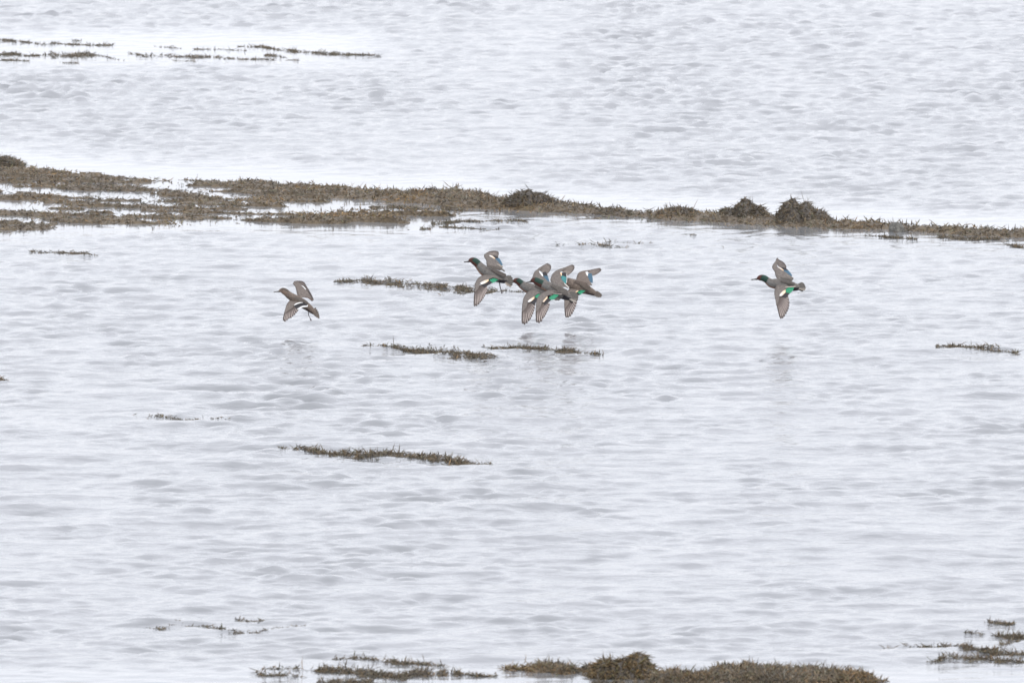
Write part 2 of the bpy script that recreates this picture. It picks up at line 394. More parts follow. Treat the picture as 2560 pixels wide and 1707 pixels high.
# --- floating drifts: list of polylines (px, row, half thickness in rows, density)
def drift(lines, seed, lab,  group='small drifts of floating seaweed', up=.5, name='seaweed_drift', lr=(.016, .038), mat=False, kind=None):
    r = np.random.default_rng(seed)
    Ps = []; mats = []; fade = {609:.4, 610:.5, 611:.35, 630:.35, 631:.4, 632:.25, 633:.5, 620:.75, 621:.5, 623:.6, 624:.75, 625:.8, 626:.6, 627:.5, 603:.8, 606:.6, 612:.6, 622:.4}.get(seed, 1)
    for ln in lines:
        a = np.array(ln, float)
        seg = np.hypot(np.diff(a[:, 0]), np.diff(a[:, 1])); cum = np.concatenate([[0], np.cumsum(seg)])
        n = int(cum[-1]*17)+4
        s = r.uniform(0, cum[-1], n)
        px = np.interp(s, cum, a[:, 0]); rw = np.interp(s, cum, a[:, 1]); th = np.interp(s, cum, a[:, 2]); de = np.interp(s, cum, a[:, 3])
        cl = vnoise(px/13., np.zeros(n)+seed, seed, 3)
        ok = r.random(n) < fade*de/4.2*np.clip((cl-.25)*3.0, .14, 1.5)
        px, rw, th = px[ok], rw[ok], th[ok]
        rw = rw + r.normal(0, .46, len(rw))*th*np.clip(.4+1.2*vnoise(px/22., px*0+2, seed+31, 2), .3, 1.4)
        Ps.append(np.stack([px, rw], 1))
        if mat:
            m = max(int(cum[-1]/2.5), 2); s = np.linspace(0, cum[-1], m)
            mats.append((np.interp(s, cum, a[:, 0]), np.interp(s, cum, a[:, 1]), np.interp(s, cum, a[:, 2])*np.interp(s, cum, a[:, 3])))
    PX = np.concatenate(Ps); gx, gy = ground(PX[:, 0], PX[:, 1]); n = len(gx)
    az = r.uniform(0, 2*math.pi, n); el = np.abs(r.normal(0, up*.62, n)).clip(0, 1.4)
    D = np.stack([np.cos(az)*np.cos(el), np.sin(az)*np.cos(el), np.sin(el)], 1)
    z0 = WZ(gx, gy)
    P = np.stack([gx, gy, z0+.0015], 1)
    V, q, t, c = strands(P, D, r.uniform(*lr, n)*r.uniform(.35, 1.0, n), r.uniform(.003, .0075, n), r.uniform(0, .4, n), seed+1, dark=.85)
    V[:, 2] = np.maximum(V[:, 2], np.repeat(z0, 10)-.004)
    VV, QQ, TT, CC = [V], [q], [t], [c]; off = len(V)
    for (px, rw, th) in mats:      # thick parts get a lumpy body
        k = len(px)
        if th.max() < 2.6: continue
        xs, ys = ground(px, rw+.2*th); hh = np.clip(th-2, 0, 12)*.0013*(.6+.8*vnoise(px/9., px*0+3, seed+4, 2)); hw = np.clip(th-2.2, .05, 20)*.011*vnoise(px/11., px*0+6, seed+8, 3)*1.6
        ring = []
        for (f, g) in ((-1, -.012), (-.6, .7), (0, 1.0), (.6, .7), (1, -.012)):
            wob = .8+.5*vnoise(px/7.+f*5, px*0, seed+6, 2)
            z = np.where(g < 0, -.012, hh*g+.001) + WZ(xs, ys)
            z = np.where(th < 2.2, -.03, z)
            ring.append(np.stack([xs, ys+hw*f*wob, z], 1))
        R = np.stack(ring, 1).reshape(-1, 3)
        i = np.arange(k-1)[:, None]*5+np.arange(4)[None, :]
        Q = np.stack([i, i+5, i+6, i+1], -1).reshape(-1, 4)
        VV.append(R); QQ.append(Q+off); CC.append(np.repeat((PAL[0]*.8)[None], len(R), 0)*r.uniform(.6, 1.2, (len(R), 1))); off += len(R)
    loc = (float(gx.mean()), float(gy.mean()), 0)
    o = make_mesh(name, np.vstack(VV), [np.vstack(QQ)]+TT, M_WEED, vcol=np.vstack(CC), loc=loc)
    tag(o, lab, 'seaweed', group, kind)

drift([[(832,702,1,.5),(870,702,4,2.5),(927,704,10,4),(1034,714,10,4),(1140,724,10,4),(1205,728,8,3),(1257,730,1,1),(1320,733,1,.15)]], 601, 'long narrow seaweed drift passing behind the lower wing of the second duck from left', lr=(.012,.03), up=.4)
drift([[(905,866,2,.2),(955,870,2,.9),(991,871,3,1.5),(1034,877,6,2.5),(1098,882,9,4),(1161,890,9,4),(1204,893,6,2.5),(1240,892,3,.5)]], 602, 'dark seaweed drift below the middle ducks, thicker to the right', lr=(.012,.035))
drift([[(1205,866,2,.15),(1228,869,2,1.2),(1291,869,5,2.5),(1370,873,4,2.5),(1398,879,4,3),(1410,878,6,4),(1430,878,6,4),(1440,881,3,1),(1480,886,2,.5),(1489,886,3,2),(1500,886,1,.3),(1511,885,2,.8)]], 603, 'thin seaweed drift with a dark knot, right under the three overlapping ducks', lr=(.012,.035))
drift([[(700,1121,4,.6),(760,1123,4,1.3),(816,1131,5,2.5),(860,1138,6,3),(899,1144,7,3.2),(968,1138,6,2.5),(1037,1143,8,4),(1092,1148,7,3.2),(1175,1157,7,3),(1200,1160,3,1),(1232,1160,2,.8)],[(850,1126,2,.3),(940,1128,2,.6)]], 604, 'longest floating seaweed drift alone in the open water of the lower left', lr=(.014,.035), up=.8)
drift([[(77,629,2,1),(110,631,2,1),(145,633,3,2),(170,634,4,4),(200,635,3,3),(241,637,1,1)]], 605, 'short dark seaweed scrap floating just below the left part of the bank', kind='stuff', lr=(.01,.025), up=.3)
drift([[(1385,613,2,.8),(1430,614,2,.4),(1479,613,4,2),(1537,617,2,1.5),(1573,620,1,.5)],[(1511,604,2,.6),(1560,606,2,.7),(1631,610,2,.3)]], 606, 'scattered thin seaweed bits between the bank and the middle ducks', kind='stuff', lr=(.012,.03))
drift([[(2340,867,2,.8),(2375,866,5,2.6),(2420,871,3,1.2),(2480,874,3,1),(2541,880,3,1.3)]], 607, 'seaweed drift at the right edge of the picture, below the rightmost duck', lr=(.012,.035))
drift([[(-10,950,2,2),(18,953,2,1)]], 608, 'tiny seaweed speck cut by the left edge of the picture')
drift([[(334,1036,6,.35),(342,1044,4,.4)],[(360,1044,2,.3),(392,1042,2,1.1),(434,1044,3,1.2),(487,1049,2,1),(518,1050,1,.2),(569,1049,2,.15)]], 609, 'faint dotted seaweed line in the left water above the longest drift', kind='stuff', lr=(.01,.025))
drift([[(585,1544,2,.8),(625,1550,3,1.1),(660,1552,2,.4)]], 610, 'upper shorter one of the two thin seaweed lines at the lower left', kind='stuff', lr=(.01,.02))
drift([[(369,1567,2,.4),(415,1565,3,.9),(441,1556,3,1),(470,1562,3,.5),(510,1561,4,1.1),(545,1573,3,1.4),(583,1582,3,1.7),(617,1583,3,1.3),(644,1582,4,.9),(702,1574,2,.6),(759,1569,2,.7)]], 611, 'long wavy thin line of seaweed at the lower left, sagging in the middle', kind='stuff', lr=(.01,.025))
drift([[(1712,588,2,.7),(1743,590,2,.5)],[(1805,618,2,.5),(1810,618,2,.4)]], 612, 'two tiny seaweed specks above and left of the rightmost duck', kind='stuff', lr=(.01,.02))
drift([[(2164,589,2,1),(2230,595,3,1.4),(2292,599,2,1.2)],[(2346,593,3,1.6),(2420,598,4,2),(2500,598,4,2.4)],[(2515,612,3,1),(2560,620,4,2.5)]], 613, 'broken seaweed fringe in front of the right end of the bank', lr=(.012,.03))
drift([[(922,519,2,1),(950,520,5,4),(991,519,4,3),(1056,523,3,2),(1081,523,2,1.5),(1110,525,1,.8),(1140,526,3,2.4),(1170,528,1,.5)]], 614, 'dark knotted seaweed strip in the bright pool inside the bank', lr=(.012,.03), up=.3)
drift([[(1080,561,6,2.5),(1130,556,3,1.5),(1157,554,2,1),(1230,556,2,.8),(1265,555,3,1.6),(1320,557,1,.3)],[(1052,573,3,2),(1074,573,2,1.5)],[(1103,567,2,1),(1250,577,1,.5)]], 615, 'thinning seaweed tail at the right tip of the lower bank', lr=(.012,.03), up=.35)
# foreground
def fore_field(x, y):
    px, row = to_pix(x, y)
    t = interp([(1235,1672),(1300,1664),(1360,1660),(1470,1668),(1660,1676),(1760,1677),(1830,1665),(1900,1667),(2050,1674),(2140,1685),(2215,1698),(2260,1720)], px)+6
    b = interp([(1235,1674),(1300,1676),(1398,1688),(1560,1697),(1640,1709),(1750,1712),(2100,1720),(2150,1712),(2215,1702),(2260,1700)], px)
    n2 = vnoise(x*13, y*8, 320, 3); n1 = vnoise(x*5, y*3, 330, 3)
    f = np.minimum(row-t, b-row)/7+(n2-.5)*1.6-np.clip((.43-n1)*9, 0, 2)
    f = np.where((px < 1240) | (px > 2225), -2, f)
    return np.where(f > 0, (.012+.024*n2)*np.minimum(f*1.4, 1), np.clip(f, -2, 0)*.03)
weed_from_field('seaweed_raft', np.arange(-.1, 1.95, .016), np.arange(80.2, 82.9, .03), fore_field, 6500, 340, (.9, 81.5, 0),
    'wide raft of brown seaweed with orange flecks along the bottom edge, around the nearest mound', 'seaweed', maxn=14000, up=.42, lrange=(.012, .032), wid=(.004, .008))
drift([[(790,1679,2,1),(830,1677,7,3.5),(870,1680,7,3.5),(900,1681,10,4.5),(940,1687,8,4),(1011,1692,9,4.2),(1040,1682,7,3),(1100,1684,8,1.5),(1140,1683,7,2),(1180,1687,3,1.6),(1219,1689,2,1.2),(1245,1689,4,.3)]], 620, 'thick seaweed clump at the bottom edge, left of the wide raft', up=.8)
drift([[(835,1645,3,.8),(880,1643,3,.7),(912,1646,3,.7),(951,1653,3,1.2),(1000,1657,5,2),(1064,1657,5,2),(1110,1662,3,.3)]], 621, 'loose line of seaweed tips just above the thick bottom clump', kind='stuff', up=.8)
drift([[(639,1679,4,.7),(660,1689,3,1),(700,1689,3,1.5),(752,1691,3,1)],[(671,1673,2,.6),(715,1674,3,.7),(779,1677,2,.3)]], 622, 'two faint seaweed strings at the bottom edge, leftmost there', kind='stuff', up=.7)
drift([[(790,1703,4,1.2),(860,1706,5,1.4),(930,1706,5,1.4)],[(1480,1706,3,1),(1640,1708,4,1.5)]], 623, 'seaweed tufts cut off by the very bottom of the picture', up=.8)
drift([[(2209,1618,2,.5),(2233,1618,2,.7)],[(2270,1613,4,.4),(2378,1614,4,.8),(2390,1617,6,3),(2420,1625,5,3.2),(2442,1629,5,3.2),(2500,1633,6,2.2),(2565,1637,6,3)]], 624, 'middle and darkest seaweed strip in the lower right corner', up=.7)
drift([[(2410,1577,3,1.4),(2456,1577,3,1.4)]], 627, 'small seaweed scrap left of the upper strip in the lower right corner', lr=(.012, .028))
drift([[(2462,1556,2,.8),(2510,1558,3,1.6),(2536,1558,2,1)]], 628, 'topmost tiny seaweed scrap above the lower right corner strips', lr=(.012, .028))
drift([[(2491,1583,3,1.5),(2520,1585,5,2.8),(2565,1588,5,2.8)]], 625, 'upper seaweed strip running off the lower right corner', up=.7)
drift([[(2317,1650,2,1.2),(2340,1651,2,1.5),(2365,1645,5,1.6),(2432,1649,5,1.6),(2450,1645,6,2.2),(2495,1652,6,2.6),(2520,1650,3,1),(2562,1655,3,1.4)],[(2500,1612,5,.7),(2550,1606,5,.7)]], 626, 'lowest seaweed strip in the lower right corner, broken and yellowish', up=.7)
# far weed at upper left
drift([[(-60,98,4,3),(0,101,4,4),(60,106,3,3),(110,112,2,1),(135,109,3,2.5),(170,112,2.5,2.5),(276,114,3.5,4),(284,111,2,1)],[(179,102,2,.8),(208,103,2,.9)]], 630, 'upper left far seaweed strip, thin and dark', lr=(.015,.03), up=.25)
drift([[(-60,136,4,3),(0,137,4,3),(40,136,6,3.5),(70,141,3,2.5),(130,138,6,4),(180,140,6,4),(220,137,7,4),(247,140,2,1.5),(310,152,1,.8)],[(0,151,3,2.4),(77,153,1,1)],[(150,157,2,.8),(200,158,2,.5)]], 631, 'thicker far seaweed strip at the left edge with a peaked right end', lr=(.015,.035), up=.35)
drift([[(323,135,3,2),(370,141,4,3),(410,139,5,3),(440,142,4,2.5),(520,143,4,3.2),(600,149,2,2),(640,150,3,1.2)],[(383,116,2,1.6),(451,122,1,1.2)],[(485,124,1,1.3),(560,125,2,1.5),(617,128,1,1)],[(430,152,2,1),(490,156,1,.8)]], 632, 'far seaweed strip in the middle of the upper left group, broken in lines', lr=(.015,.03), up=.25)
drift([[(595,117,1,1),(655,118,3,2.5),(701,126,6,4),(750,130,5,3),(800,134,4,3.5),(872,138,4,4),(910,139,2,2),(948,141,1,1)],[(663,139,3,2.5),(690,141,4,2.5),(719,145,1,1.5)],[(620,148,2,1.2),(750,152,1,.5)]], 633, 'tapering far seaweed strip, rightmost of the upper left group', lr=(.015,.032), up=.3)

# ------------------------------------------------------------------ ducks
GREYB = (.165,.145,.130); DARK = (.075,.060,.053); PALE = (.37,.315,.285)
GREEN = (.020,.25,.125); BLUE = (.05,.12,.18); TEAL = (.045,.22,.22); BLACK = (.018,.016,.018)
WHITE = (.82,.82,.80); BUFF = (.80,.58,.36); CHEST = (.085,.034,.026); HGREEN = (.020,.052,.040)

class Frame:
    """picture-plane coordinates of one duck (crop origin, zoom) -> metres at its own distance"""
    def __init__(s, ox, oy, z, Y):
        s.ox, s.oy, s.z, s.Y = ox, oy, z, Y
        s.m = Y/FPX/math.cos(PITCH)
    def p(s, q):                         # q: (n,3) = u, v, depth in crop units
        q = np.atleast_2d(np.asarray(q, float))
        px = s.ox+q[:, 0]/s.z; row = s.oy+q[:, 1]/s.z
        a = (px-CX)/FPX; b = -(row-CY)/FPX
        dirv = Fv[None]+a[:, None]*Rv+b[:, None]*Uv
        d = (s.Y+q[:, 2]/s.z*s.m)/dirv[:, 1]
        return np.array([0, 0, H])+dirv*d[:, None]

def resample(pts, n, smooth=True):
    p = np.array(pts, float)
    if smooth and len(p) > 2:
        out = []
        e = np.vstack([2*p[0]-p[1], p, 2*p[-1]-p[-2]])
        for i in range(len(p)-1):
            a, b, c, d = e[i:i+4]
            for t in np.linspace(0, 1, 8, endpoint=False):
                out.append(.5*((2*b)+(-a+c)*t+(2*a-5*b+4*c-d)*t*t+(-a+3*b-3*c+d)*t**3))
        out.append(p[-1]); p = np.array(out)
    s = np.concatenate([[0], np.cumsum(np.linalg.norm(np.diff(p[:, :2], axis=0), axis=1))])
    t = np.linspace(0, s[-1], n)
    return np.stack([np.interp(t, s, p[:, k]) for k in range(p.shape[1])], 1)

def grid_faces(a, b, wrap=False):
    i = np.arange(a-1)[:, None]*b; j = np.arange(b if wrap else b-1)[None, :]; j2 = (j+1) % b
    return np.stack([i+j, i+j2, i+b+j2, i+b+j], -1).reshape(-1, 4)

def solid(o, t=.0008):
    m = o.modifiers.new('thickness', 'SOLIDIFY'); m.thickness = t; m.offset = 0

def tube(name, fr, root, st, mat, colf, n=48, k=28, wf=.92, wc=None, parent=None):
    """closed body of elliptical sections along a spine of (u, v, r[, depth])"""
    S_ = np.array([(*q, 0) if len(q) == 3 else q for q in st], float)
    R = resample(S_, n); c = R[:, :2]; rad = np.maximum(R[:, 2], .5)
    tg = np.gradient(c, axis=0); tg /= np.linalg.norm(tg, axis=1, keepdims=True)
    nn = np.stack([tg[:, 1], -tg[:, 0]], 1)           # points up in the picture when going right
    th = np.linspace(0, 2*math.pi, k, endpoint=False)
    V = []; info = []
    for i in range(n):
        for a in th:
            q = c[i]+nn[i]*rad[i]*math.cos(a)
            V.append((q[0], q[1], -math.sin(a)*rad[i]*wf+R[i, 3])); info.append((i/(n-1), math.cos(a), math.sin(a), q[0], q[1]))
    V.append((c[0, 0]-tg[0, 0]*rad[0]*.6, c[0, 1]-tg[0, 1]*rad[0]*.6, R[0, 3])); info.append((0, 0, 0, *c[0]))
    V.append((c[-1, 0]+tg[-1, 0]*rad[-1]*.6, c[-1, 1]+tg[-1, 1]*rad[-1]*.6, R[-1, 3])); info.append((1, 0, 0, *c[-1]))
    Q = grid_faces(n, k, True); N = n*k
    j = np.arange(k); T = np.vstack([np.stack([np.full(k, N), (j+1) % k, j], 1), np.stack([np.full(k, N+1), N-k+j, N-k+(j+1) % k], 1)])
    col = np.array([colf(*q) for q in info])
    return make_mesh(name, fr.p(V), [Q, T], mat, parent=parent or root, vcol=col, loc=root.location)

def feather(name, fr, root, parent, base, tip, W, plane, lay, cols, mat=None, bend=0.0, round_=.16, flip=False):
    """one vaned feather in the wing's plane; cols = (outer vane, inner vane, tip)"""
    base = np.array(base, float); tip = np.array(tip, float); d = tip-base; Ln = np.linalg.norm(d); d /= Ln
    nrm = np.array([-d[1], d[0]])
    ts = [0, .15, .35, .55, .72, .84, .92, .97, 1.0]; ss = [-1, -.78, -.3, -.12, .12, .5, 1]
    V = []; C = []
    for t in ts:
        h = W/2*(.55+.45*min(1, t/.5))
        if t > 1-round_: h *= math.sqrt(max(0, 1-((t-(1-round_))/round_)**2))+.04
        for s_ in ss:
            q = base+d*Ln*t+nrm*(s_*h+bend*t*t*Ln)
            V.append((q[0], q[1], plane(q[0], q[1])+lay-abs(s_ < 0)*.4+abs(s_)*1.2))
            o, i_, tp = cols
            inner = (-.9 < s_ < -.2) if flip else (s_ > .2)
            g = min(max((t-.3)/.35, 0), 1) if flip else 1
            c = np.array(i_, float)*g+np.array(o, float)*1.45*(1-g) if inner else np.array(o, float)
            f = min(max((t-.86)/.08, 0), 1); c = c*(1-f)+np.array(tp)*f
            C.append(c)
    o = make_mesh(name, fr.p(V), [grid_faces(len(ts), len(ss))], mat or M_FEATHER, parent=parent, vcol=C, loc=root.location)
    solid(o); return o

def wing(fr, root, D, side):
    """D: le, ce, sb/st (secondary bases, tips), bar, pb, pt, v0, k"""
    k = D['k']; v0 = D['v0']; w0 = D.get('w0', 0)
    cu = D.get('cu', .0)
    plane = lambda u, v: w0 - k*(v-v0) + cu*((v-v0)/100.)**2
    n, m = 34, 12
    a = resample(D['le'], n); b = resample(D['ce'], n)
    V = []; C = []
    body = np.array(D.get('col', GREYB))
    for i in range(n):
        for j in range(m):
            t = j/(m-1); q = a[i]*(1-t)+b[i]*t
            bulge = 13*math.sin(math.pi*min(1, t*.8+.06))**.6*(1-.5*i/n)
            V.append((q[0], q[1], plane(*q)-bulge-2.0+ (9 if t == 0 else 0)))
            sc = 1+.13*math.sin(i*1.7+j*2.4)+.08*math.sin(j*2.9)+.10*math.sin(i*.9+3)*math.sin(j*1.3)
            lead = .88 if t < .12 else 1
            C.append(body*sc*lead)
    w = make_mesh('wing', fr.p(V), [grid_faces(n, m)], M_FEATHER, parent=root, vcol=C, loc=root.location)
    w['label'] = D['lab']; solid(w, .0014)
    # primaries
    pt = D['pt']; pb = resample(D['pb'], len(pt), False)
    for i, t in enumerate(pt):
        Wd = D.get('pw', 62)
        feather('primary_feather', fr, root, w, pb[i], t, Wd*(1 if i else .8), plane, 2.6+i*.9*D.get('ord', 1), D.get('pc', (DARK, PALE, DARK)), bend=D.get('bend', 0), round_=.2, flip=(side == 0))
    # secondaries
    if 'st' in D:
        N = D.get('ns', 9); st = resample(D['st'], N, False); sb = resample(D['sb'], N, False)
        sw = np.linalg.norm(st[0]-st[-1])/(N-1)*1.75
        for i in range(N):
            f = i/(N-1); c = D['sc'][0] if f < D.get('split', .52) else BLACK
            tipc = D.get('tipc', c)
            ax = st[i]-sb[i]
            feather('secondary_feather', fr, root, w, sb[i]-ax*.3, st[i], max(sw, 16), plane, 1.5+i*.5, (c, np.array(c)*.85, tipc), mat=M_SPECULUM, round_=.10)
    for br in D.get('bars', []):
        A = resample(br[0], 12); B = resample(br[1], 12); V = []; C = []
        for i in range(12):
            for j in range(4):
                q = A[i]*(1-j/3)+B[i]*j/3
                V.append((q[0], q[1], plane(*q)-15-1.5*math.sin(j/3*math.pi)))
                f = i/11; C.append(np.array(br[2])*(1-f)+np.array(br[3])*f)
        o = make_mesh('wing_bar', fr.p(V), [grid_faces(12, 4)], M_FEATHER, parent=w, vcol=C, loc=root.location); solid(o)
    for (ba, ti, W, c) in D.get('ter', []):
        feather('tertial_feather', fr, root, w, ba, ti, W, plane, -19, (c, np.array(c)*1.15, np.array(c)*.9))
    return w

def duck(ox, oy, z, Y, spec):
    fr = Frame(ox, oy, z, Y)
    st = spec['body']; mid = st[len(st)//2]
    root = bpy.data.objects.new('duck', None); COL.objects.link(root)
    root.empty_display_size = .1
    root.location = tuple(fr.p([(mid[0], mid[1], 0)])[0])
    tag(root, spec['label'], 'duck', 'small ducks flying low over the water')
    male = spec['male']
    hu, hv, hr = spec['head']            # head centre and radius
    nx_, ny_ = spec['neck']              # where the neck colour ends
    ax = np.array([nx_-hu, ny_-hv], float); An = np.linalg.norm(ax); ax /= An; pe = np.array([ax[1], -ax[0]])
    r = np.random.default_rng(int(ox)+int(oy)+len(st)+int(Y*10))
    def colf(s, cu_, cw, u, v):
        d = np.array([u-hu, v-hv]); a = d@ax; b = d@pe
        if male:
            if a < An:
                g = (a > -hr*.38) and (b > -hr*(.12+spec.get('gl', 0))) and (b < hr*1.4)
                c = np.array(HGREEN if g else CHEST)
                if (a < -.3*hr and b > hr*.3): c = np.array(CHEST)*.7
                return c
            c = np.array((.155,.147,.137))
            if a < An*1.9: c = np.array((.17,.165,.155))
            if cu_ < -.75 and a < An*3.2: c = np.array((.26,.15,.10))       # warm breast edge
            if s > .80 and cu_ < -.1: c = np.array(BLACK)*1.8
            if cu_ > .3: c = np.array((.145,.132,.12))
        else:
            c = np.array((.215,.155,.12)) if a < An else np.array((.165,.13,.106))
            if a < An and b > hr*.35: c = np.array((.10,.08,.066))
            if a < 0 and abs(b) < .2*hr: c = np.array((.15,.12,.10))
            if s > .72 and cu_ < -.35: c = np.array((.07,.052,.045))  # rear flank shadow painted into the body colour, dark red-brown
        return c*(r.uniform(.9, 1.1) if male else r.uniform(.7, 1.3))
    body = tube('body', fr, root, st, M_FEATHER, colf, n=76, k=36)
    # bill, eye
    b0, b1 = np.array(spec['bill'][0], float), np.array(spec['bill'][1], float)
    bc = (.075,.068,.062) if male else (.11,.095,.08)
    rr = spec['bill'][2]
    pts = [(*b0, rr*.55), (*(b0*.85+b1*.15), rr*.75), (*(b0*.5+b1*.5), rr*.72), (*(b0*.2+b1*.8), rr*1.1), (*b1, rr*1.5)]
    tube('bill', fr, root, pts, M_FEATHER, lambda *q: bc, n=14, k=12, wf=1.2)
    e = np.array([hu, hv])-ax*hr*.35+pe*hr*.18
    tube('eye', fr, root, [(e[0]-hr*.12, e[1], hr*.05, -hr*.86), (e[0], e[1], hr*.14, -hr*.86), (e[0]+hr*.12, e[1], hr*.05, -hr*.86)], M_SPECULUM, lambda *q: (.01,.008,.007), n=8, k=10, wf=1)
    # tail
    tb, tips, tw = spec['tail'][:3]; tcols = spec['tail'][3] if len(spec['tail']) > 3 else None
    pl = lambda u, v: -10-.35*(v-tb[1])
    tl = None
    TV = [(tb[0]-30, tb[1]-35, 0), (tb[0]-30, tb[1]+35, 0)]
    rump = tube('tail', fr, root, [(tb[0]-40, tb[1]-6, 45), (tb[0]+10, tb[1], 48), (tb[0]+60, tb[1]+ (tips[len(tips)//2][1]-tb[1])*.4, 34), (tb[0]+95, tb[1]+(tips[len(tips)//2][1]-tb[1])*.6, 12)], M_FEATHER, lambda *q: (.13,.12,.108) if male else (.14,.115,.098), n=14, k=16, wf=.6)
    for i, t in enumerate(tips):
        c = (.135,.125,.112) if male else (.15,.125,.105)
        if tcols and tcols[i] is not None: c = tcols[i]
        feather('tail_feather', fr, root, rump, (tb[0]+(i-len(tips)/2)*-2, tb[1]+(i-len(tips)/2)*6), t, tw, pl, -30+i*1.5, (np.array(c)*.85, np.array(c)*1.1, np.array(c)*.75), round_=.2)
    wing(fr, root, {**spec['near'], 'lab': 'lowered near wing with fanned flight feathers'}, 0)
    wing(fr, root, {**spec['far'], 'lab': 'raised far wing seen at a slant'}, 1)
    for (ba, ti, W, c) in spec.get('scap', []):
        feather('shoulder_feather', fr, root, body, ba, ti, W, lambda u, v: -spec.get('sd', 112), -8, (c, np.array(c)*1.1, c))
    if 'leg' in spec:
        lg = spec['leg']
        l = tube('leg', fr, root, [(*q, 11, 0) for i, q in enumerate(lg[:-1])], M_FEATHER, lambda *q: (.10,.085,.085), n=12, k=8, wf=1)
        a, b = np.array(lg[-2], float), np.array(lg[-1], float); d = b-a; nn = np.array([-d[1], d[0]])/np.linalg.norm(d)
        V = [(a[0], a[1], 0)]; T = []
        for q in (-1, -.5, 0, .5, 1):
            f = 1 if q in (-1, 0, 1) else .88
            t = a+d*f; V.append((t[0]+nn[0]*q*15, t[1]+nn[1]*q*15, q*26))
        T = np.array([[0, i, i+1] for i in range(1, 5)])
        ft = make_mesh('foot', fr.p(V), [T], M_FEATHER, parent=l, vcol=[(.09,.06,.055)]*len(V), loc=root.location, smooth=False); solid(ft, .002)
    return root

duck_R = dict(male=True, label='chestnut headed grey drake flying apart at the right under the tallest mound',
    body=[(285,592,16),(308,578,42),(350,565,62),(400,563,68),(450,580,72),(498,610,72),(540,645,82),(600,680,98),(680,692,112),(780,702,120),(880,715,120),(980,735,112),(1060,752,98),(1130,765,82),(1200,770,60)],
    head=(395,565,70), neck=(505,620), gl=.55, bill=((158,601),(285,590),17),
    tail=((1130,755),[(1285,672),(1312,692),(1328,722),(1342,758),(1348,790),(1335,822),(1292,848)],52,[None,None,None,None,(.30,.27,.24),(.36,.32,.27),(.05,.045,.04)]),
    near=dict(k=1.25, v0=720, w0=-95, le=[(720,640),(690,760),(664,840),(661,920),(676,1000),(693,1080),(702,1160)], ce=[(1000,700),(950,775),(905,815),(840,888),(778,955),(770,1010),(745,1090),(712,1170)],
        pb=[(692,1000),(780,940)], pt=[(808,1458),(848,1448),(884,1408),(920,1352),(948,1298),(970,1242),(986,1182),(993,1115),(982,1045),(966,985)],
        sb=[(960,765),(790,950)], st=[(1085,795),(1060,842),(1010,885),(930,977)], sc=[GREEN], bars=[([(772,940),(830,862),(905,818)],[(780,965),(835,948),(905,880)],WHITE,BUFF)],
        ter=[((890,765),(1130,752),20,(.45,.40,.34)),((900,700),(1010,728),22,(.05,.045,.04))]),
    far=dict(k=1.0, v0=600, w0=60, le=[(760,640),(690,530),(665,430),(615,350),(622,292),(660,235),(700,185)], ce=[(1085,600),(1030,530),(960,480),(862,408),(730,318),(725,280),(730,240),(725,190)],
        pb=[(690,220),(760,320)], pt=[(738,132),(765,165),(800,188),(835,205),(865,228),(893,255),(912,285),(925,318),(922,350),(908,378)], pw=46, pc=(DARK,(.26,.23,.21),DARK),
        sb=[(980,490),(800,350)], st=[(1045,520),(1020,480),(975,420),(925,378)], sc=[BLUE], split=.75, bars=[([(728,314),(800,345),(865,395)],[(735,330),(795,372),(855,412)],WHITE,BUFF)],
        ter=[((960,520),(1080,575),26,(.16,.14,.12)),((930,510),(1050,560),14,(.4,.36,.3))]),
    scap=[((800,640),(1110,690),60,(.125,.112,.10)),((790,560),(1060,615),55,(.15,.135,.12))])

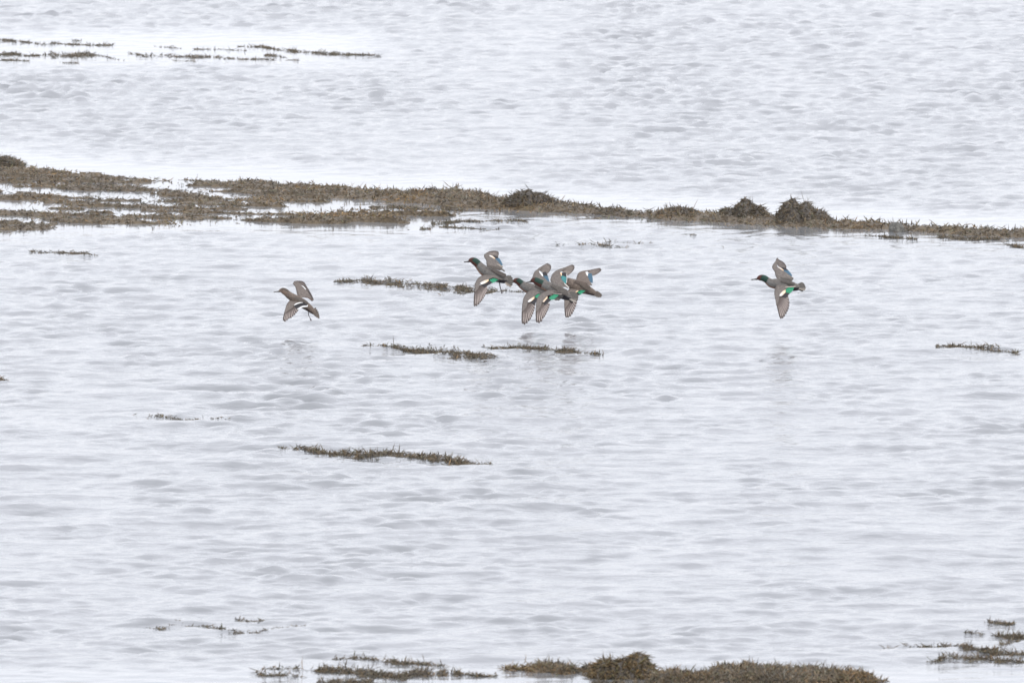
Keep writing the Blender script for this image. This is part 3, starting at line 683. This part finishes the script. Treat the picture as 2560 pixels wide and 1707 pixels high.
duck_L = dict(male=False, label='brown hen flying alone at the left, leg hanging',
    body=[(425,545,22),(455,526,50),(510,522,80),(570,540,92),(630,582,94),(690,640,100),(760,690,108),(850,745,122),(960,810,128),(1080,880,128),(1180,950,115),(1270,1015,100),(1350,1085,82),(1430,1155,60),(1480,1210,40)],
    head=(530,535,85), neck=(650,600), bill=((272,561),(430,542),18),
    tail=((1360,1095),[(1460,1010),(1500,1070),(1530,1130),(1545,1190),(1555,1250),(1553,1298),(1510,1275),(1460,1240)],50),
    near=dict(k=1.2, v0=840, w0=-100, col=(.175,.15,.132), le=[(820,720),(730,790),(665,860),(622,940),(602,1020),(585,1080),(572,1130)], ce=[(1110,860),(1010,850),(930,872),(850,925),(800,990),(740,1040),(665,1090),(590,1145)],
        pb=[(620,1000),(850,930)], pt=[(545,1362),(582,1392),(640,1350),(692,1312),(752,1292),(805,1242),(860,1202),(912,1142),(950,1092),(975,1042)], pw=72,
        sb=[(1090,870),(860,930)], st=[(1225,955),(1120,965),(1050,980),(960,1035)], sc=[BLACK], tipc=WHITE, ns=9,
        bars=[([(838,930),(900,878),(1000,848),(1090,850)],[(850,940),(915,905),(1010,872),(1085,862)],WHITE,WHITE),([(945,1035),(1020,975),(1100,948),(1225,952)],[(960,1045),(1030,1005),(1110,982),(1215,972)],WHITE,WHITE)]),
    far=dict(k=.9, v0=640, w0=70, col=(.17,.145,.128), le=[(960,700),(920,600),(900,500),(868,405),(815,335),(828,292),(880,268)], ce=[(1340,740),(1280,640),(1230,560),(1160,480),(1050,370),(1010,330),(980,300),(930,270)],
        pb=[(850,300),(1040,370)], pt=[(870,262),(920,255),(970,255),(1020,258),(1065,264),(1105,280),(1140,305),(1165,345),(1185,390),(1195,440)], pw=60, pc=(DARK,(.22,.19,.17),DARK),
        sb=[(1230,640),(1090,400)], st=[(1375,800),(1340,700),(1275,580),(1205,450)], sc=[(.085,.07,.062)], split=2, bars=[([(1045,370),(1110,405),(1180,485)],[(1055,388),(1105,430),(1165,500)],WHITE,WHITE)],
        ter=[((1180,690),(1375,798),34,(.13,.095,.08))]),
    leg=[(1235,1060),(1245,1120),(1245,1185),(1262,1235),(1325,1368)],
    scap=[((960,720),(1230,880),80,(.14,.12,.105)),((850,700),(1080,800),80,(.16,.138,.12))], sd=118)

duck_M = dict(male=True, label='green and chestnut headed drake second from left, one leg dangling',
    body=[(366,470,18),(398,451,50),(450,450,72),(510,478,82),(562,525,84),(620,590,97),(680,650,112),(760,702,128),(860,752,132),(960,792,122),(1050,830,106),(1120,858,88),(1180,878,68),(1225,888,44)],
    head=(455,455,72), neck=(560,545), bill=((262,481),(370,470),17),
    tail=((1150,858),[(1195,788),(1245,782),(1290,788),(1322,830),(1332,880),(1330,930),(1318,985),(1285,1018),(1225,1000)],54,[None,None,None,None,None,None,None,(.34,.28,.23),(.45,.40,.34)]),
    near=dict(k=1.25, v0=760, w0=-100, le=[(800,670),(710,750),(620,792),(558,845),(515,920),(497,990),(500,1060),(490,1130)], ce=[(1040,835),(960,828),(885,822),(800,855),(715,892),(615,945),(600,1000),(560,1070),(505,1140)],
        pb=[(510,1010),(690,960)], pt=[(490,1448),(532,1442),(576,1408),(612,1366),(643,1328),(675,1282),(702,1238),(726,1192),(748,1150),(762,1095)], pw=60,
        sb=[(960,838),(640,945)], st=[(1005,850),(945,902),(880,925),(735,1018)], sc=[GREEN], split=.5, bars=[([(608,935),(700,885),(795,855)],[(640,970),(720,945),(800,890)],WHITE,BUFF)],
        ter=[((900,815),(1110,862),28,(.12,.105,.09))]),
    far=dict(k=1.0, v0=600, w0=60, le=[(830,640),(755,545),(746,450),(700,372),(703,312),(740,295),(790,278)], ce=[(1110,600),(1060,540),(1010,480),(945,415),(810,335),(800,320),(800,300),(800,285)],
        pb=[(740,300),(830,335)], pt=[(820,268),(850,258),(885,254),(920,250),(950,250),(980,252),(1005,258),(1020,275),(1022,310),(1010,362)], pw=52, pc=((.13,.108,.096),(.24,.205,.185),DARK),
        sb=[(1040,520),(880,370)], st=[(1098,548),(1075,480),(1035,410),(960,368)], sc=[BLUE], split=.68, bars=[([(805,330),(880,350),(945,402)],[(812,346),(870,380),(930,415)],WHITE,BUFF)],
        ter=[((980,520),(1110,590),30,(.30,.26,.22)),((1010,560),(1150,690),34,(.13,.115,.10)),((950,560),(1090,650),34,(.15,.13,.115))]),
    leg=[(1035,930),(1045,1000),(1055,1050),(1082,1110),(1086,1168)],
    scap=[((860,640),(1180,790),90,(.125,.108,.095)),((760,560),(1080,640),70,(.15,.13,.115))], sd=122)

duck_A = dict(male=True, label='rear drake of the tight trio, its bill hidden by the tail of the drake ahead',
    body=[(112,528,28),(148,516,54),(200,520,68),(250,556,74),(300,598,86),(370,640,100),(450,672,112),(550,702,118),(650,725,116),(750,755,104),(850,795,86),(930,838,62),(990,870,40)],
    head=(190,520,66), neck=(272,582), bill=((12,548),(116,532),16),
    tail=((900,820),[(1020,850),(1050,862),(1078,878),(1085,895),(1060,910),(1010,912)],46),
    near=dict(k=1.25, v0=700, w0=-90, le=[(520,650),(400,740),(350,812),(312,890),(300,980),(297,1060),(294,1140)], ce=[(680,780),(610,785),(545,835),(470,890),(412,940),(400,1000),(365,1075),(305,1150)],
        pb=[(305,990),(450,950)], pt=[(302,1400),(342,1418),(388,1390),(432,1345),(462,1308),(488,1255),(512,1200),(532,1142),(550,1080),(562,1010)], pw=58,
        sb=[(640,790),(440,930)], st=[(720,810),(680,860),(620,890),(560,985)], sc=[GREEN], split=.5, bars=[([(408,930),(470,878),(545,835)],[(425,958),(485,930),(545,878)],WHITE,BUFF)]),
    far=dict(k=.9, v0=560, w0=60, le=[(600,640),(500,500),(517,400),(540,340),(575,300),(640,258),(720,215)], ce=[(850,540),(800,500),(740,440),(700,400),(645,325),(650,300),(680,270),(730,225)],
        pb=[(620,270),(720,340)], pt=[(830,156),(862,172),(885,190),(895,215),(893,242),(885,268),(872,292),(858,312),(842,332),(824,352)], pw=44, pc=((.14,.118,.104),(.25,.215,.19),DARK),
        sb=[(780,500),(730,350)], st=[(852,525),(835,460),(812,390),(790,345)], sc=[BLUE], split=.62, bars=[([(640,318),(685,345),(725,405)],[(645,338),(680,385),(712,425)],WHITE,WHITE)]),
    scap=[((560,600),(860,700),90,(.14,.125,.11))], sd=112)

duck_C = dict(male=True, label='front drake of the tight trio, whole body and bright green wing patch in view',
    body=[(474,524,26),(515,506,54),(570,512,72),(630,542,78),(690,572,84),(760,602,95),(840,636,108),(930,676,118),(1020,722,122),(1110,772,114),(1190,815,96),(1260,848,74),(1320,872,48)],
    head=(560,515,72), neck=(705,585), bill=((368,549),(478,527),16),
    tail=((1230,835),[(1338,748),(1385,760),(1425,780),(1452,812),(1456,855),(1445,900),(1400,940),(1338,968)],58,[None,None,None,None,None,(.20,.18,.16),(.42,.38,.33),(.04,.036,.034)]),
    near=dict(k=1.25, v0=720, w0=-100, le=[(890,640),(770,730),(690,770),(630,830),(595,900),(582,980),(577,1060),(576,1140)], ce=[(1080,790),(960,780),(870,790),(810,828),(760,880),(715,940),(690,1000),(650,1080),(590,1150)],
        pb=[(588,990),(735,950)], pt=[(598,1375),(642,1388),(688,1356),(722,1292),(752,1258),(778,1210),(802,1162),(822,1118),(845,1070),(862,1010)], pw=60,
        sb=[(980,795),(745,940)], st=[(1040,805),(965,878),(905,888),(790,998)], sc=[GREEN], split=.52, bars=[([(712,942),(760,882),(812,830)],[(740,955),(775,915),(815,870)],(.72,.60,.48),BUFF)],
        ter=[((940,745),(1060,765),16,(.04,.036,.034)),((900,770),(1120,790),22,(.24,.21,.19))]),
    far=dict(k=.9, v0=560, w0=60, le=[(980,640),(880,520),(888,440),(918,372),(978,312),(1060,272),(1160,238)], ce=[(1230,640),(1170,560),(1110,490),(1090,420),(1075,345),(1100,320),(1140,290),(1200,250)],
        pb=[(1080,290),(1190,360)], pt=[(1345,188),(1370,205),(1376,232),(1368,262),(1352,288),(1332,312),(1308,335),(1284,357),(1260,376),(1234,394)], pw=52, pc=((.15,.128,.113),(.25,.215,.19),DARK),
        sb=[(1120,480),(1110,360)], st=[(1195,575),(1205,500),(1205,430),(1195,365)], sc=[TEAL], split=.66, ns=10, bars=[([(1070,345),(1085,375),(1092,412)],[(1108,345),(1112,375),(1108,412)],BUFF,BUFF),([(1205,375),(1212,450),(1200,560)],[(1216,375),(1222,450),(1212,560)],(.6,.6,.58),(.6,.6,.58))],
        ter=[((1120,560),(1240,660),30,(.16,.14,.125)),((1160,560),(1262,658),20,(.6,.57,.52))]),
    scap=[((900,600),(1230,760),110,(.15,.135,.12)),((1000,720),(1240,800),60,(.135,.12,.107))], sd=118)

duck_D = dict(male=False, label='mottled brown hen at the right of the tight trio, head hidden behind the front drake',
    body=[(1066,537,26),(1100,521,54),(1150,516,68),(1200,522,78),(1255,545,94),(1320,580,112),(1400,612,124),(1480,642,124),(1560,672,110),(1640,703,92),(1710,733,76),(1780,766,58),(1840,796,38)],
    head=(1150,520,68), neck=(1230,560), bill=((965,560),(1068,540),16),
    tail=((1760,755),[(1870,745),(1905,770),(1932,795),(1940,820),(1925,845),(1890,848),(1850,838)],40),
    near=dict(k=1.25, v0=700, w0=-95, col=(.175,.148,.128), le=[(1330,620),(1250,700),(1185,770),(1162,860),(1162,940),(1166,1020),(1172,1080)], ce=[(1600,710),(1500,705),(1430,720),(1390,760),(1340,840),(1300,910),(1240,1000),(1185,1085)],
        pb=[(1172,960),(1330,880)], pt=[(1205,1272),(1245,1272),(1287,1248),(1325,1200),(1350,1150),(1375,1098),(1398,1042),(1420,980),(1438,910),(1445,840)], pw=60,
        sb=[(1560,700),(1380,780)], st=[(1595,712),(1550,752),(1505,790),(1440,815)], sc=[GREEN], split=.66, bars=[([(1395,745),(1415,725),(1440,708)],[(1408,760),(1430,742),(1455,722)],BUFF,BUFF)]),
    far=dict(k=.9, v0=560, w0=60, col=(.17,.14,.12), le=[(1520,640),(1415,500),(1425,410),(1445,365),(1480,332),(1560,305),(1660,292)], ce=[(1740,600),(1700,540),(1660,460),(1640,410),(1600,335),(1620,320),(1650,310),(1700,297)],
        pb=[(1640,310),(1700,365)], pt=[(1912,260),(1930,280),(1920,302),(1900,322),(1875,342),(1848,360),(1820,376),(1792,388),(1765,392),(1740,388)], pw=44, pc=((.13,.11,.098),(.23,.195,.175),DARK),
        sb=[(1680,500),(1650,380)], st=[(1748,548),(1748,480),(1742,430),(1732,378)], sc=[BLUE], split=2, bars=[([(1598,330),(1610,370),(1630,412)],[(1640,335),(1650,370),(1650,412)],WHITE,(.8,.75,.68))]),
    scap=[((1480,560),(1700,690),110,(.14,.115,.095)),((1380,520),(1640,600),90,(.16,.128,.108))], sd=122)

duck(1860, 630, 8.711, 102.2, duck_R)
duck(660, 680, 11.2, 102.2, duck_L)
duck(1130, 600, 8.71, 102.1, duck_M)
duck(1270, 640, 8.254, 102.75, duck_A)
duck(1270, 640, 8.254, 101.9, duck_C)
duck(1270, 640, 8.254, 102.9, duck_D)
